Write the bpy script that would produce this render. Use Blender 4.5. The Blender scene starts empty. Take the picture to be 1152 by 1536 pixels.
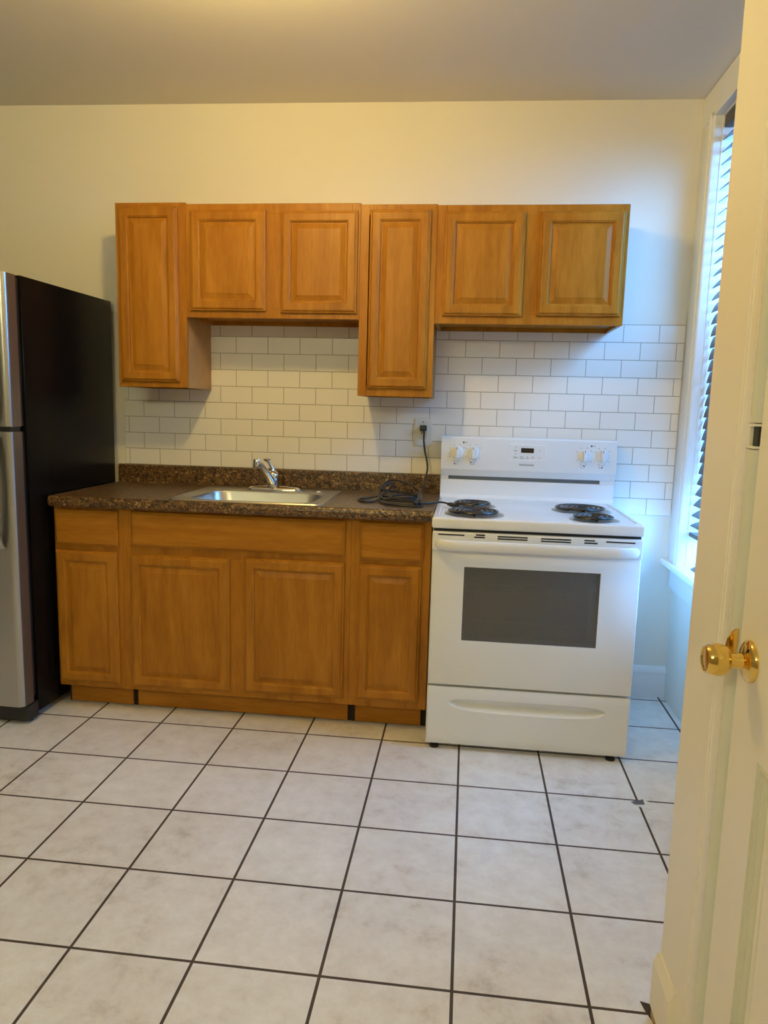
import bpy, bmesh, math, random
from mathutils import Vector, Matrix
random.seed(7)
S = bpy.context.scene
COL = S.collection
PI = math.pi

# ------------------------------------------------------------------ camera
yaw, pitch, roll = 0.1122, -0.1423, 0.0258
fw = Vector((-math.sin(yaw)*math.cos(pitch), math.cos(yaw)*math.cos(pitch), math.sin(pitch)))
rt = Vector((math.cos(yaw), math.sin(yaw), 0))
up = rt.cross(fw)
r2 = rt*math.cos(roll) + up*math.sin(roll)
u2 = up*math.cos(roll) - rt*math.sin(roll)
cd = bpy.data.cameras.new('camera')
cam = bpy.data.objects.new('camera', cd); COL.objects.link(cam)
cam.matrix_world = Matrix(((r2.x, u2.x, -fw.x, -0.6665), (r2.y, u2.y, -fw.y, -3.3956), (r2.z, u2.z, -fw.z, 1.3139), (0, 0, 0, 1)))
cd.sensor_fit = 'VERTICAL'; cd.sensor_height = 36.0; cd.lens = 1085.69*36/1536
cd.clip_start = 0.02
S.camera = cam

# ------------------------------------------------------------------ world, exposure
W = bpy.data.worlds.new('sky'); S.world = W; W.use_nodes = True
bgn = W.node_tree.nodes['Background']
_tc = W.node_tree.nodes.new('ShaderNodeTexCoord'); _sp = W.node_tree.nodes.new('ShaderNodeSeparateXYZ')
_rp = W.node_tree.nodes.new('ShaderNodeValToRGB'); _mr = W.node_tree.nodes.new('ShaderNodeMapRange')
_mr.inputs[1].default_value = -1; _mr.inputs[2].default_value = 1
W.node_tree.links.new(_tc.outputs['Generated'], _sp.inputs[0]); W.node_tree.links.new(_sp.outputs[2], _mr.inputs[0])
W.node_tree.links.new(_mr.outputs[0], _rp.inputs[0]); W.node_tree.links.new(_rp.outputs[0], bgn.inputs[0])
_e = _rp.color_ramp.elements
_e[0].position = 0.47; _e[0].color = (0.033, 0.096, 0.20, 1)      # ground in evening shade
_e[1].position = 0.53; _e[1].color = (0.155, 0.47, 1.0, 1)      # evening sky
bgn.inputs[1].default_value = 31.0
S.view_settings.view_transform = 'Standard'
S.view_settings.look = 'None'
S.view_settings.exposure = 0.0
S.view_settings.gamma = 1.0
S.view_settings.use_curve_mapping = False
S.cycles.max_bounces = 10
S.cycles.diffuse_bounces = 6
S.cycles.transparent_max_bounces = 16
S.cycles.use_denoising = True
S.cycles.sample_clamp_indirect = 6
LAMP_COLOUR = (1.0, 0.695, 0.200)
LAMP_STRENGTH = 318.0
FILL_COLOUR = (1.0, 0.955, 0.55)
FILL_STRENGTH = 48.0

def portal(name, loc, rot, sx, sy):
    l = bpy.data.lights.new(name, 'AREA'); l.shape = 'RECTANGLE'; l.size = sx; l.size_y = sy
    l.cycles.is_portal = True
    o = bpy.data.objects.new(name, l); COL.objects.link(o); o.location = loc; o.rotation_euler = rot
    return o
portal('window_portal', (0.455, -0.63, 1.585), (0, PI/2, 0), 1.86, 0.96)

# ------------------------------------------------------------------ materials
def mat(name, col, rough=0.5, metal=0.0, spec=0.5, bump=0.0, bscale=60, var=0.0, vscale=6, coat=0.0):
    m = bpy.data.materials.new(name); m.use_nodes = True
    nt = m.node_tree; b = nt.nodes['Principled BSDF']
    b.inputs['Base Color'].default_value = (*col, 1); b.inputs['Roughness'].default_value = rough
    b.inputs['Metallic'].default_value = metal; b.inputs['Specular IOR Level'].default_value = spec
    b.inputs['Coat Weight'].default_value = coat; b.inputs['Coat Roughness'].default_value = 0.15
    tc = nt.nodes.new('ShaderNodeTexCoord')
    if var:
        n = nt.nodes.new('ShaderNodeTexNoise'); n.inputs['Scale'].default_value = vscale; n.inputs['Detail'].default_value = 5
        nt.links.new(tc.outputs['Object'], n.inputs['Vector'])
        mx = nt.nodes.new('ShaderNodeMix'); mx.data_type = 'RGBA'
        mx.inputs[6].default_value = (*[c*(1-var) for c in col], 1); mx.inputs[7].default_value = (*[min(1, c*(1+var)) for c in col], 1)
        nt.links.new(n.outputs[0], mx.inputs[0]); nt.links.new(mx.outputs[2], b.inputs['Base Color'])
    if bump:
        n = nt.nodes.new('ShaderNodeTexNoise'); n.inputs['Scale'].default_value = bscale; n.inputs['Detail'].default_value = 4
        nt.links.new(tc.outputs['Object'], n.inputs['Vector'])
        bp = nt.nodes.new('ShaderNodeBump'); bp.inputs['Strength'].default_value = bump; bp.inputs['Distance'].default_value = 0.004
        nt.links.new(n.outputs[0], bp.inputs['Height']); nt.links.new(bp.outputs[0], b.inputs['Normal'])
    return m

def N(nt, t, **kw):
    n = nt.nodes.new(t)
    for k, v in kw.items():
        if k in n.inputs: n.inputs[k].default_value = v
        else: setattr(n, k, v)
    return n

def ramp(nt, stops):
    r = nt.nodes.new('ShaderNodeValToRGB')
    el = r.color_ramp.elements
    while len(el) < len(stops): el.new(0.5)
    for e, (p, c) in zip(el, stops): e.position = p; e.color = (*c, 1)
    return r

def wood(name, horiz=False):
    m = bpy.data.materials.new(name); m.use_nodes = True; nt = m.node_tree; b = nt.nodes['Principled BSDF']
    tc = N(nt, 'ShaderNodeTexCoord'); oi = N(nt, 'ShaderNodeObjectInfo')
    mp = N(nt, 'ShaderNodeMapping'); mp.inputs['Scale'].default_value = (1.2, 9, 9) if horiz else (9, 9, 1.2)
    add = N(nt, 'ShaderNodeVectorMath', operation='ADD')
    sc = N(nt, 'ShaderNodeVectorMath', operation='SCALE'); sc.inputs['Scale'].default_value = 13.0
    cmb = N(nt, 'ShaderNodeCombineXYZ')
    for i in range(3): nt.links.new(oi.outputs['Random'], cmb.inputs[i])
    nt.links.new(cmb.outputs[0], sc.inputs[0])
    nt.links.new(tc.outputs['Object'], add.inputs[0]); nt.links.new(sc.outputs[0], add.inputs[1])
    nt.links.new(add.outputs[0], mp.inputs[0])
    n1 = N(nt, 'ShaderNodeTexNoise'); n1.inputs['Scale'].default_value = 1.5; n1.inputs['Detail'].default_value = 6; n1.inputs['Distortion'].default_value = 1.0
    n2 = N(nt, 'ShaderNodeTexNoise'); n2.inputs['Scale'].default_value = 14; n2.inputs['Detail'].default_value = 4
    nt.links.new(mp.outputs[0], n1.inputs['Vector']); nt.links.new(mp.outputs[0], n2.inputs['Vector'])
    mm = N(nt, 'ShaderNodeMath', operation='MULTIPLY_ADD'); mm.inputs[1].default_value = 0.3
    nt.links.new(n2.outputs[0], mm.inputs[0])
    mu = N(nt, 'ShaderNodeMath', operation='MULTIPLY'); mu.inputs[1].default_value = 0.7
    nt.links.new(n1.outputs[0], mu.inputs[0]); nt.links.new(mu.outputs[0], mm.inputs[2])
    r = ramp(nt, [(0.30, (0.27, 0.100, 0.009)), (0.5, (0.375, 0.150, 0.014)), (0.72, (0.47, 0.205, 0.024))])
    nt.links.new(mm.outputs[0], r.inputs[0]); nt.links.new(r.outputs[0], b.inputs['Base Color'])
    b.inputs['Roughness'].default_value = 0.36
    b.inputs['Specular IOR Level'].default_value = 0.16
    bp = N(nt, 'ShaderNodeBump'); bp.inputs['Strength'].default_value = 0.05; bp.inputs['Distance'].default_value = 0.002
    nt.links.new(n2.outputs[0], bp.inputs['Height']); nt.links.new(bp.outputs[0], b.inputs['Normal'])
    return m

def brick_mat(name, sx, sz, ox, oz, offset, mortar, c1, c2, cm, rough, axes, mottle=0.0):
    m = bpy.data.materials.new(name); m.use_nodes = True; nt = m.node_tree; b = nt.nodes['Principled BSDF']
    tc = N(nt, 'ShaderNodeTexCoord')
    sp = N(nt, 'ShaderNodeSeparateXYZ'); cb = N(nt, 'ShaderNodeCombineXYZ')
    nt.links.new(tc.outputs['Object'], sp.inputs[0])
    for i, (a, o) in enumerate(zip(axes, (ox, oz))):
        mt = N(nt, 'ShaderNodeMath', operation='SUBTRACT'); mt.inputs[1].default_value = o
        nt.links.new(sp.outputs['XYZ'.index(a)], mt.inputs[0]); nt.links.new(mt.outputs[0], cb.inputs[i])
    br = N(nt, 'ShaderNodeTexBrick'); br.offset = offset; br.offset_frequency = 2; br.squash = 1
    br.inputs['Scale'].default_value = 1; br.inputs['Mortar Size'].default_value = mortar; br.inputs['Mortar Smooth'].default_value = 0.15
    br.inputs['Brick Width'].default_value = sx; br.inputs['Row Height'].default_value = sz
    br.inputs['Color1'].default_value = (*c1, 1); br.inputs['Color2'].default_value = (*c2, 1); br.inputs['Mortar'].default_value = (*cm, 1)
    br.inputs['Bias'].default_value = 0
    nt.links.new(cb.outputs[0], br.inputs['Vector'])
    col = br.outputs['Color']
    if mottle:
        n = N(nt, 'ShaderNodeTexNoise'); n.inputs['Scale'].default_value = 13; n.inputs['Detail'].default_value = 10; n.inputs['Roughness'].default_value = 0.74
        n2 = N(nt, 'ShaderNodeTexNoise'); n2.inputs['Scale'].default_value = 2.2; n2.inputs['Detail'].default_value = 3
        nt.links.new(tc.outputs['Object'], n.inputs['Vector']); nt.links.new(tc.outputs['Object'], n2.inputs['Vector'])
        mm = N(nt, 'ShaderNodeMath', operation='MULTIPLY_ADD'); mm.inputs[1].default_value = 0.35
        nt.links.new(n2.outputs[0], mm.inputs[0])
        mu = N(nt, 'ShaderNodeMath', operation='MULTIPLY'); mu.inputs[1].default_value = 0.65
        nt.links.new(n.outputs[0], mu.inputs[0]); nt.links.new(mu.outputs[0], mm.inputs[2])
        r = ramp(nt, [(0.33, (0.66, 0.61, 0.56)), (0.45, (0.90, 0.875, 0.85)), (0.55, (0.98, 0.975, 0.965)), (0.68, (1.08, 1.075, 1.07))])
        nt.links.new(mm.outputs[0], r.inputs[0])
        mx = N(nt, 'ShaderNodeMix', data_type='RGBA', blend_type='MULTIPLY'); mx.inputs[0].default_value = 1
        nt.links.new(col, mx.inputs[6]); nt.links.new(r.outputs[0], mx.inputs[7]); col = mx.outputs[2]
    nt.links.new(col, b.inputs['Base Color'])
    mr = N(nt, 'ShaderNodeMapRange'); mr.inputs[3].default_value = rough; mr.inputs[4].default_value = 0.85
    nt.links.new(br.outputs['Fac'], mr.inputs[0]); nt.links.new(mr.outputs[0], b.inputs['Roughness'])
    inv = N(nt, 'ShaderNodeMath', operation='SUBTRACT'); inv.inputs[0].default_value = 1
    nt.links.new(br.outputs['Fac'], inv.inputs[1])
    bp = N(nt, 'ShaderNodeBump'); bp.inputs['Strength'].default_value = 0.6; bp.inputs['Distance'].default_value = 0.0015
    nt.links.new(inv.outputs[0], bp.inputs['Height']); nt.links.new(bp.outputs[0], b.inputs['Normal'])
    return m

def laminate():
    m = bpy.data.materials.new('speckled_laminate'); m.use_nodes = True; nt = m.node_tree; b = nt.nodes['Principled BSDF']
    tc = N(nt, 'ShaderNodeTexCoord')
    n = N(nt, 'ShaderNodeTexNoise'); n.inputs['Scale'].default_value = 62; n.inputs['Detail'].default_value = 4; n.inputs['Roughness'].default_value = 0.6; n.inputs['Distortion'].default_value = 1.5
    nt.links.new(tc.outputs['Object'], n.inputs['Vector'])
    r = ramp(nt, [(0.38, (0.012, 0.006, 0.003)), (0.46, (0.055, 0.026, 0.010)), (0.52, (0.17, 0.085, 0.024)), (0.56, (0.10, 0.047, 0.014)), (0.67, (0.46, 0.285, 0.11))])
    r.color_ramp.interpolation = 'LINEAR'
    nt.links.new(n.outputs[0], r.inputs[0]); nt.links.new(r.outputs[0], b.inputs['Base Color'])
    b.inputs['Roughness'].default_value = 0.33
    return m

def thin_glass(name, tint, t):
    m = bpy.data.materials.new(name); m.use_nodes = True; nt = m.node_tree
    for n in list(nt.nodes):
        if n.type == 'BSDF_PRINCIPLED': nt.nodes.remove(n)
    out = [n for n in nt.nodes if n.type == 'OUTPUT_MATERIAL'][0]
    tr = N(nt, 'ShaderNodeBsdfTransparent'); tr.inputs[0].default_value = (*tint, 1)
    gl = N(nt, 'ShaderNodeBsdfGlossy'); gl.inputs['Roughness'].default_value = 0.02
    mx = N(nt, 'ShaderNodeMixShader'); mx.inputs[0].default_value = t
    nt.links.new(tr.outputs[0], mx.inputs[1]); nt.links.new(gl.outputs[0], mx.inputs[2]); nt.links.new(mx.outputs[0], out.inputs[0])
    return m

def oven_glass():
    m = bpy.data.materials.new('oven_window_glass'); m.use_nodes = True; nt = m.node_tree
    b = nt.nodes['Principled BSDF']; out = [n for n in nt.nodes if n.type == 'OUTPUT_MATERIAL'][0]
    tc = N(nt, 'ShaderNodeTexCoord')
    wv = N(nt, 'ShaderNodeTexWave', wave_type='BANDS', bands_direction='DIAGONAL'); wv.inputs['Scale'].default_value = 45; wv.inputs['Distortion'].default_value = 0.6
    nt.links.new(tc.outputs['Object'], wv.inputs['Vector'])
    r = ramp(nt, [(0.2, (0.150, 0.143, 0.128)), (0.8, (0.178, 0.169, 0.152))])
    nt.links.new(wv.outputs['Color'], r.inputs[0]); nt.links.new(r.outputs[0], b.inputs['Base Color'])
    b.inputs['Roughness'].default_value = 0.13
    tr = N(nt, 'ShaderNodeBsdfTransparent'); tr.inputs[0].default_value = (0.8, 0.8, 0.8, 1)
    mx = N(nt, 'ShaderNodeMixShader'); mx.inputs[0].default_value = 0.4
    nt.links.new(b.outputs[0], mx.inputs[1]); nt.links.new(tr.outputs[0], mx.inputs[2]); nt.links.new(mx.outputs[0], out.inputs[0])
    return m

M = dict(
    wall=mat('painted_plaster', (0.82, 0.78, 0.68), 0.55, bump=0.12, bscale=18, spec=0.35),
    ceil=mat('ceiling_paint', (0.74, 0.72, 0.68), 0.7, bump=0.1, bscale=12),
    wallrear=mat('darkened_plaster', (0.36, 0.33, 0.28), 0.6, bump=0.12, bscale=18),  # unseen walls made darker than the others to cut bounced light
    trim=mat('gloss_trim_paint', (0.92, 0.87, 0.76), 0.38, bump=0.12, bscale=14),
    trimshade=mat('shaded_trim_paint', (0.74, 0.73, 0.62), 0.4, bump=0.15, bscale=20),  # darker trim copy, shading of bead and moulding mixed into the colour
    white=mat('white_window_paint', (0.84, 0.84, 0.82), 0.35, bump=0.1, bscale=15),
    tile=brick_mat('subway_tile', 0.154, 0.0771, 0.077, 1.0135-2*0.0771, 0.5, 0.0016, (0.89, 0.85, 0.78), (0.883, 0.843, 0.773), (0.40, 0.36, 0.29), 0.16, 'XZ'),
    floor=brick_mat('floor_tile', 0.3074, 0.3074, -0.6507, -0.673, 0.0, 0.0042, (0.88, 0.85, 0.82), (0.85, 0.82, 0.79), (0.075, 0.052, 0.038), 0.34, 'XY', mottle=0.22),
    grout=mat('dark_grout', (0.055, 0.038, 0.028), 0.9),
    wv=wood('honey_maple'), wh=wood('honey_maple_crosswise', True),
    pale=mat('raw_cabinet_side', (0.47, 0.265, 0.10), 0.5, var=0.25, vscale=12),
    dark=mat('painted_gap_shadow', (0.02, 0.014, 0.009), 0.8),  # near-black colour standing in for shade
    lam=laminate(),
    steel=mat('brushed_steel', (0.52, 0.50, 0.47), 0.33, metal=1.0),
    chrome=mat('chrome', (0.78, 0.78, 0.78), 0.09, metal=1.0),
    enamel=mat('white_enamel', (0.83, 0.83, 0.82), 0.22, spec=0.5),
    enamel2=mat('white_enamel_door', (0.80, 0.79, 0.76), 0.25, spec=0.5),
    knobw=mat('white_knob_plastic', (0.84, 0.84, 0.83), 0.35),
    vent=mat('grey_vent_and_gap', (0.22, 0.24, 0.26), 0.5),
    black=mat('black_plastic', (0.012, 0.012, 0.013), 0.4),
    coil=mat('burner_coil_black', (0.012, 0.011, 0.012), 0.25, spec=0.7),
    cav=mat('oven_cavity', (0.20, 0.19, 0.17), 0.6),
    oglass=oven_glass(),
    disp=mat('display_glass', (0.012, 0.009, 0.006), 0.12),
    ink=mat('dark_print', (0.05, 0.05, 0.06), 0.6),
    redink=mat('red_print', (0.45, 0.05, 0.06), 0.6),
    fblack=mat('black_fridge_side', (0.006, 0.005, 0.0045), 0.2, spec=0.10, bump=0.12, bscale=220),
    fsteel=mat('fridge_steel', (0.46, 0.45, 0.43), 0.30, metal=1.0),
    fedge=mat('fridge_door_edge', (0.16, 0.125, 0.10), 0.35, metal=0.6),
    brass=mat('polished_brass', (0.83, 0.58, 0.17), 0.11, metal=1.0),
    plate=mat('outlet_plate_paint', (0.76, 0.73, 0.67), 0.4),
    cream=mat('cream_receptacle', (0.72, 0.65, 0.47), 0.4),
    cord=mat('black_rubber_cord', (0.012, 0.012, 0.014), 0.35),
    slat=mat('dark_wood_slat', (0.040, 0.026, 0.021), 0.35),
    glass=thin_glass('window_glass', (0.96, 0.98, 1.0), 0.05),
    paper=mat('crumpled_paper', (0.75, 0.75, 0.74), 0.6),
    foil=mat('wrapper_dark_side', (0.10, 0.10, 0.105), 0.4),
    wornwood=mat('worn_bare_wood', (0.46, 0.33, 0.16), 0.7, var=0.5, vscale=40),
)
def emission(name, col, s):
    m = bpy.data.materials.new(name); m.use_nodes = True; b = m.node_tree.nodes['Principled BSDF']
    b.inputs['Base Color'].default_value = (0.8, 0.8, 0.8, 1)
    b.inputs['Emission Color'].default_value = (*col, 1); b.inputs['Emission Strength'].default_value = s
    return m
M['tube'] = emission('fill_glow', FILL_COLOUR, FILL_STRENGTH)
M['lamp'] = emission('lit_globe_bulb', LAMP_COLOUR, LAMP_STRENGTH)

# ------------------------------------------------------------------ mesh helpers
OFF = {}
def tag(o, label=None, cat=None, group=None, kind=None):
    if label: o['label'] = label
    if cat: o['category'] = cat
    if group: o['group'] = group
    if kind: o['kind'] = kind
    return o
def thing(name, label, cat, loc=(0, 0, 0), group=None, local=False, rz=0, kind=None):
    o = bpy.data.objects.new(name, None); COL.objects.link(o)
    o.location = loc; o.rotation_euler = (0, 0, rz); o.empty_display_size = 0.05
    OFF[o.name] = Vector((0, 0, 0)) if local else Vector(loc)
    return tag(o, label, cat, group, kind)
def obj(name, bm, m, parent=None, smooth=None, label=None):
    off = OFF.get(parent.name, Vector((0, 0, 0))) if parent else Vector((0, 0, 0))
    if off.length: bmesh.ops.translate(bm, verts=bm.verts, vec=-off)
    bmesh.ops.recalc_face_normals(bm, faces=bm.faces)
    me = bpy.data.meshes.new(name); bm.to_mesh(me); bm.free()
    mats = m if isinstance(m, (list, tuple)) else [m]
    for x in mats: me.materials.append(x)
    o = bpy.data.objects.new(name, me); COL.objects.link(o)
    if parent: o.parent = parent
    OFF[o.name] = off
    if smooth is not None:
        for p in me.polygons: p.use_smooth = True
        me.set_sharp_from_angle(angle=math.radians(smooth))
    if label: o['label'] = label
    return o
def single(name, bm, m, label, cat, group=None, smooth=None, kind=None):
    return tag(obj(name, bm, m, None, smooth), label, cat, group, kind)
def B(): return bmesh.new()
def merge(bm, t):
    me = bpy.data.meshes.new('t'); t.to_mesh(me); t.free(); bm.from_mesh(me); bpy.data.meshes.remove(me)
def box(bm, x0, x1, y0, y1, z0, z1, bev=0, seg=2, mi=0):
    t = bmesh.new(); bmesh.ops.create_cube(t, size=1)
    for v in t.verts:
        v.co = Vector(((x0+x1)/2+v.co.x*abs(x1-x0), (y0+y1)/2+v.co.y*abs(y1-y0), (z0+z1)/2+v.co.z*abs(z1-z0)))
    if bev: bmesh.ops.bevel(t, geom=list(t.edges), offset=bev, segments=seg, affect='EDGES', profile=0.5)
    for f in t.faces: f.material_index = mi
    merge(bm, t); return bm
def bx(*a, **k): return box(B(), *a, **k)
def prism(bm, poly, axis, a0, a1, mi=0):
    def P(u, v, a): return {'x': (a, u, v), 'y': (u, a, v), 'z': (u, v, a)}[axis]
    lo = [bm.verts.new(P(u, v, a0)) for u, v in poly]; hi = [bm.verts.new(P(u, v, a1)) for u, v in poly]
    n = len(poly)
    fs = [bm.faces.new(lo[::-1]), bm.faces.new(hi)]
    for i in range(n): fs.append(bm.faces.new((lo[i], lo[(i+1) % n], hi[(i+1) % n], hi[i])))
    for f in fs: f.material_index = mi
    return bm
def lathe(bm, prof, c, axis='z', seg=32, cap=True, mi=0):
    c = Vector(c)
    def P(r, h, a):
        u, v = r*math.cos(a), r*math.sin(a)
        return c + Vector({'z': (u, v, h), 'y': (u, h, v), 'x': (h, u, v)}[axis])
    rings = []
    for r, h in prof:
        if r < 1e-6: rings.append([bm.verts.new(P(0, h, 0))])
        else: rings.append([bm.verts.new(P(r, h, 2*PI*i/seg)) for i in range(seg)])
    for a, b in zip(rings, rings[1:]):
        for i in range(seg):
            j = (i+1) % seg
            q = [a[i % len(a)], a[j % len(a)], b[j % len(b)], b[i % len(b)]]
            q = [v for k, v in enumerate(q) if v not in q[:k]]
            if len(q) > 2: bm.faces.new(q).material_index = mi
    if cap:
        for rg in (rings[0], rings[-1]):
            if len(rg) > 2: bm.faces.new(rg).material_index = mi
    return bm
def crom(pts, n=8, closed=False):
    pts = [Vector(p) for p in pts]; out = []; N_ = len(pts)
    rng = range(N_ if closed else N_-1)
    for i in rng:
        g = lambda k: pts[k % N_] if closed else pts[max(0, min(N_-1, k))]
        p0, p1, p2, p3 = g(i-1), g(i), g(i+1), g(i+2)
        for k in range(n):
            t = k/n
            out.append(0.5*((2*p1)+(-p0+p2)*t+(2*p0-5*p1+4*p2-p3)*t*t+(-p0+3*p1-3*p2+p3)*t**3))
    if not closed: out.append(pts[-1])
    return out
def tube(bm, pts, r, seg=8, flat=1.0, mi=0):
    pts = [Vector(p) for p in pts]; n = len(pts)
    rr = r if isinstance(r, (list, tuple)) else [r]*n
    t0 = (pts[1]-pts[0]).normalized()
    nrm = t0.orthogonal().normalized()
    if abs(t0.z) < 0.9: nrm = (Vector((0, 0, 1))-t0*t0.z).normalized()
    rings = []
    for i, p in enumerate(pts):
        t = (pts[min(n-1, i+1)]-pts[max(0, i-1)]).normalized()
        nrm = (nrm-t*nrm.dot(t)).normalized(); bn = t.cross(nrm)
        rings.append([bm.verts.new(p+(nrm*math.sin(a)*flat+bn*math.cos(a))*rr[i]) for a in [2*PI*k/seg for k in range(seg)]])
    for a, b in zip(rings, rings[1:]):
        for i in range(seg):
            j = (i+1) % seg; bm.faces.new((a[i], a[j], b[j], b[i])).material_index = mi
    bm.faces.new(rings[0][::-1]).material_index = mi; bm.faces.new(rings[-1]).material_index = mi
    return bm
def rloop(x0, x1, y0, y1, r, z, k=6):
    out = []
    for cx, cy, a0 in ((x1-r, y1-r, 0), (x0+r, y1-r, PI/2), (x0+r, y0+r, PI), (x1-r, y0+r, 1.5*PI)):
        for i in range(k+1):
            a = a0+PI/2*i/k; out.append((cx+r*math.cos(a), cy+r*math.sin(a), z))
    return out
def loft(bm, loops, cap0=False, cap1=False, mi=0):
    R = [[bm.verts.new(p) for p in l] for l in loops]; n = len(R[0])
    for a, b in zip(R, R[1:]):
        for i in range(n): bm.faces.new((a[i], a[(i+1) % n], b[(i+1) % n], b[i])).material_index = mi
    if cap0: bm.faces.new(R[0][::-1]).material_index = mi
    if cap1: bm.faces.new(R[-1]).material_index = mi
    return bm
def rect(x0, x1, z0, z1, y, i=0):
    return [(x0+i, y, z0+i), (x1-i, y, z0+i), (x1-i, y, z1-i), (x0+i, y, z1-i)]
def text(body, size, x, y, z, m, parent, name='lettering', spacing=1.0, bold=0.0):
    cu = bpy.data.curves.new(name, 'FONT'); cu.body = body; cu.size = size; cu.align_x = 'CENTER'; cu.align_y = 'CENTER'
    cu.space_character = spacing; cu.extrude = 0.0002; cu.offset = bold
    o = bpy.data.objects.new('tmp', cu); COL.objects.link(o)
    me = bpy.data.meshes.new_from_object(o.evaluated_get(bpy.context.evaluated_depsgraph_get()))
    bpy.data.objects.remove(o); bpy.data.curves.remove(cu)
    bm = B(); bm.from_mesh(me); bpy.data.meshes.remove(me)
    for v in bm.verts: v.co = Vector((v.co.x+x, y-v.co.z, v.co.y+z))
    return bm if parent is None else obj(name, bm, m, parent)

# ------------------------------------------------------------------ setting
def ceil_z(x): return 2.655-0.0111*(x+1.33)
XL, XR, XC, YR, YC = -3.40, 0.298, -0.185, -4.80, -1.896
bm = bx(XL-0.1, 0.6, YR-0.1, 0.12, -0.06, 0)
fl = single('floor', bm, M['floor'], 'beige mottled square floor tiles with dark brown grout', 'floor', kind='structure')
notch = B(); notch_v = [(-0.227, -1.870), (-0.170, -1.885), (-0.170, -1.98), (-0.200, -1.96), (-0.222, -1.895)]
prism(notch, notch_v, 'z', 0.0002, 0.0012)
obj('missing_tile_corner', notch, M['grout'], fl, label='dark gap where a tile corner is missing')
bm = B(); t = bmesh.new(); bmesh.ops.create_cube(t, size=1)
for v in t.verts:
    x = XL-0.1 if v.co.x < 0 else 0.6
    v.co = Vector((x, (YR-0.1) if v.co.y < 0 else 0.12, ceil_z(x)+(0.06 if v.co.z > 0 else 0)))
merge(bm, t)
single('ceiling', bm, M['ceil'], 'flat off-white painted ceiling', 'ceiling', kind='structure')
H = 2.64
bm = B(); prism(bm, [(XL-0.1, -0.06), (0.6, -0.06), (0.6, ceil_z(0.6)), (XL-0.1, ceil_z(XL-0.1))], 'y', 0, 0.12)
wb = single('wall_back', bm, M['wall'], 'cream painted wall behind the cabinets and range', 'wall', kind='structure')
obj('tile_panel', bx(-2.331, 0.264, -0.006, 0, 1.016-2*0.0771, 1.016+9*0.0771, bev=0.0015, seg=1), M['tile'], wb, label='white subway tiles laid in running bond')
bm = bx(XL-0.1, XL, YR-0.1, 0, -0.06, ceil_z(XL))
single('wall_left', bm, M['wallrear'], 'taupe wall left of the refrigerator, darkened to cut bounced light', 'wall', kind='structure')
# right wall with window opening
WY0, WY1, WZ0, WZ1 = -1.10, -0.165, 0.64, 2.512
bm = B()
box(bm, XR, XR+0.16, WY1, 0, -0.06, H); box(bm, XR, XR+0.16, YC, WY0, -0.06, H)
box(bm, XR, XR+0.16, WY0, WY1, -0.06, WZ0); box(bm, XR, XR+0.16, WY0, WY1, WZ1, H)
single('wall_right', bm, M['wall'], 'painted window wall to the right of the range', 'wall', kind='structure')
# rear wall (behind the camera)
bm = bx(XL, 0.6, YR-0.1, YR, -0.06, H)
single('wall_rear', bm, M['wallrear'], 'taupe wall behind the camera, darkened to cut bounced light', 'wall', kind='structure')
# closet bump-out with the white door
DY1, DY0, DZ = -2.158, -2.92, 2.04
bm = B()
box(bm, XC, XR+0.2, YC-0.09, YC, -0.06, H)
box(bm, XC, XC+0.09, DY1-0.002, YC-0.09, -0.06, H); box(bm, XC, XC+0.09, YR, DY0, -0.06, H)
box(bm, XC, XC+0.09, DY0, DY1-0.002, DZ, H)
single('wall_closet', bm, M['trim'], 'cream painted closet wall holding the white door', 'wall', kind='structure')

# baseboards
bm = B(); prism(bm, [(0, 0), (-0.016, 0), (-0.016, 0.115), (-0.021, 0.118), (-0.021, 0.130), (-0.012, 0.146), (0, 0.148)], 'x', -0.01, XR)
single('baseboard_back', bm, M['white'], 'white moulded baseboard in the corner right of the range', 'baseboard', kind='structure', smooth=40)
bb = thing('baseboard_closet', 'cream baseboard at the foot of the closet wall corner', 'baseboard', (-0.2, YC, 0), kind='structure')
bm = B(); prism(bm, [(XC, 0.022), (-0.214, 0.022), (-0.214, 0.128), (-0.204, 0.15), (XC, 0.155)], 'y', YC-0.12, YC-0.001)
obj('board', bm, M['trim'], bb)
bm = B(); prism(bm, [(-0.2, -0.2+0.002), (-0.2, -0.2)], 'z', 0, 0) if False else None
box(bm, -0.214, XC, YC-0.12, YC-0.012, 0.0, 0.022, bev=0.003)
obj('worn_shoe_strip', bm, M['wornwood'], bb, label='worn bare wood strip at the floor')

# door casing (grooved flat board and rounded bead)
tc_ = thing('trim_1', 'cream door casing with shallow grooves and rounded bead beside the white door', 'door trim', (XC, -2.0, 0), kind='structure')
xf = -0.20
prof = [(XC, YC), (xf+0.003, YC), (xf, YC-0.004), (xf, -2.062), (xf+0.0015, -2.064), (xf+0.0015, -2.067), (xf, -2.069),
        (xf, -2.075), (xf+0.0018, -2.077), (xf+0.0018, -2.080), (xf, -2.082), (xf, -2.110), (xf-0.001, -2.1125), (xf+0.004, -2.115), (XC, -2.115)]
bm = B(); prism(bm, prof, 'z', 0.0, H); obj('casing_board', bm, M['trim'], tc_, smooth=25)
cx, cy, rr = xf+0.006, -2.140, 0.0175
bead = [(XC, -2.115)] + [(xf+0.004, -2.115), (xf+0.001, -2.120), (xf+0.004, -2.124)] + [(cx-rr*math.cos(a)*0.85, cy-rr*math.sin(a)*0.95) for a in [(-PI/2+PI*i/10) for i in range(11)]] + [(XC, -2.157)]
def beadseg(z0, z1):
    b_ = B(); prism(b_, bead, 'z', z0, z1); return b_
obj('bead', beadseg(0.0, 1.262), M['trimshade'], tc_, smooth=35); obj('bead', beadseg(1.306, DZ), M['trimshade'], tc_, smooth=35)
bm = B()
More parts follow.
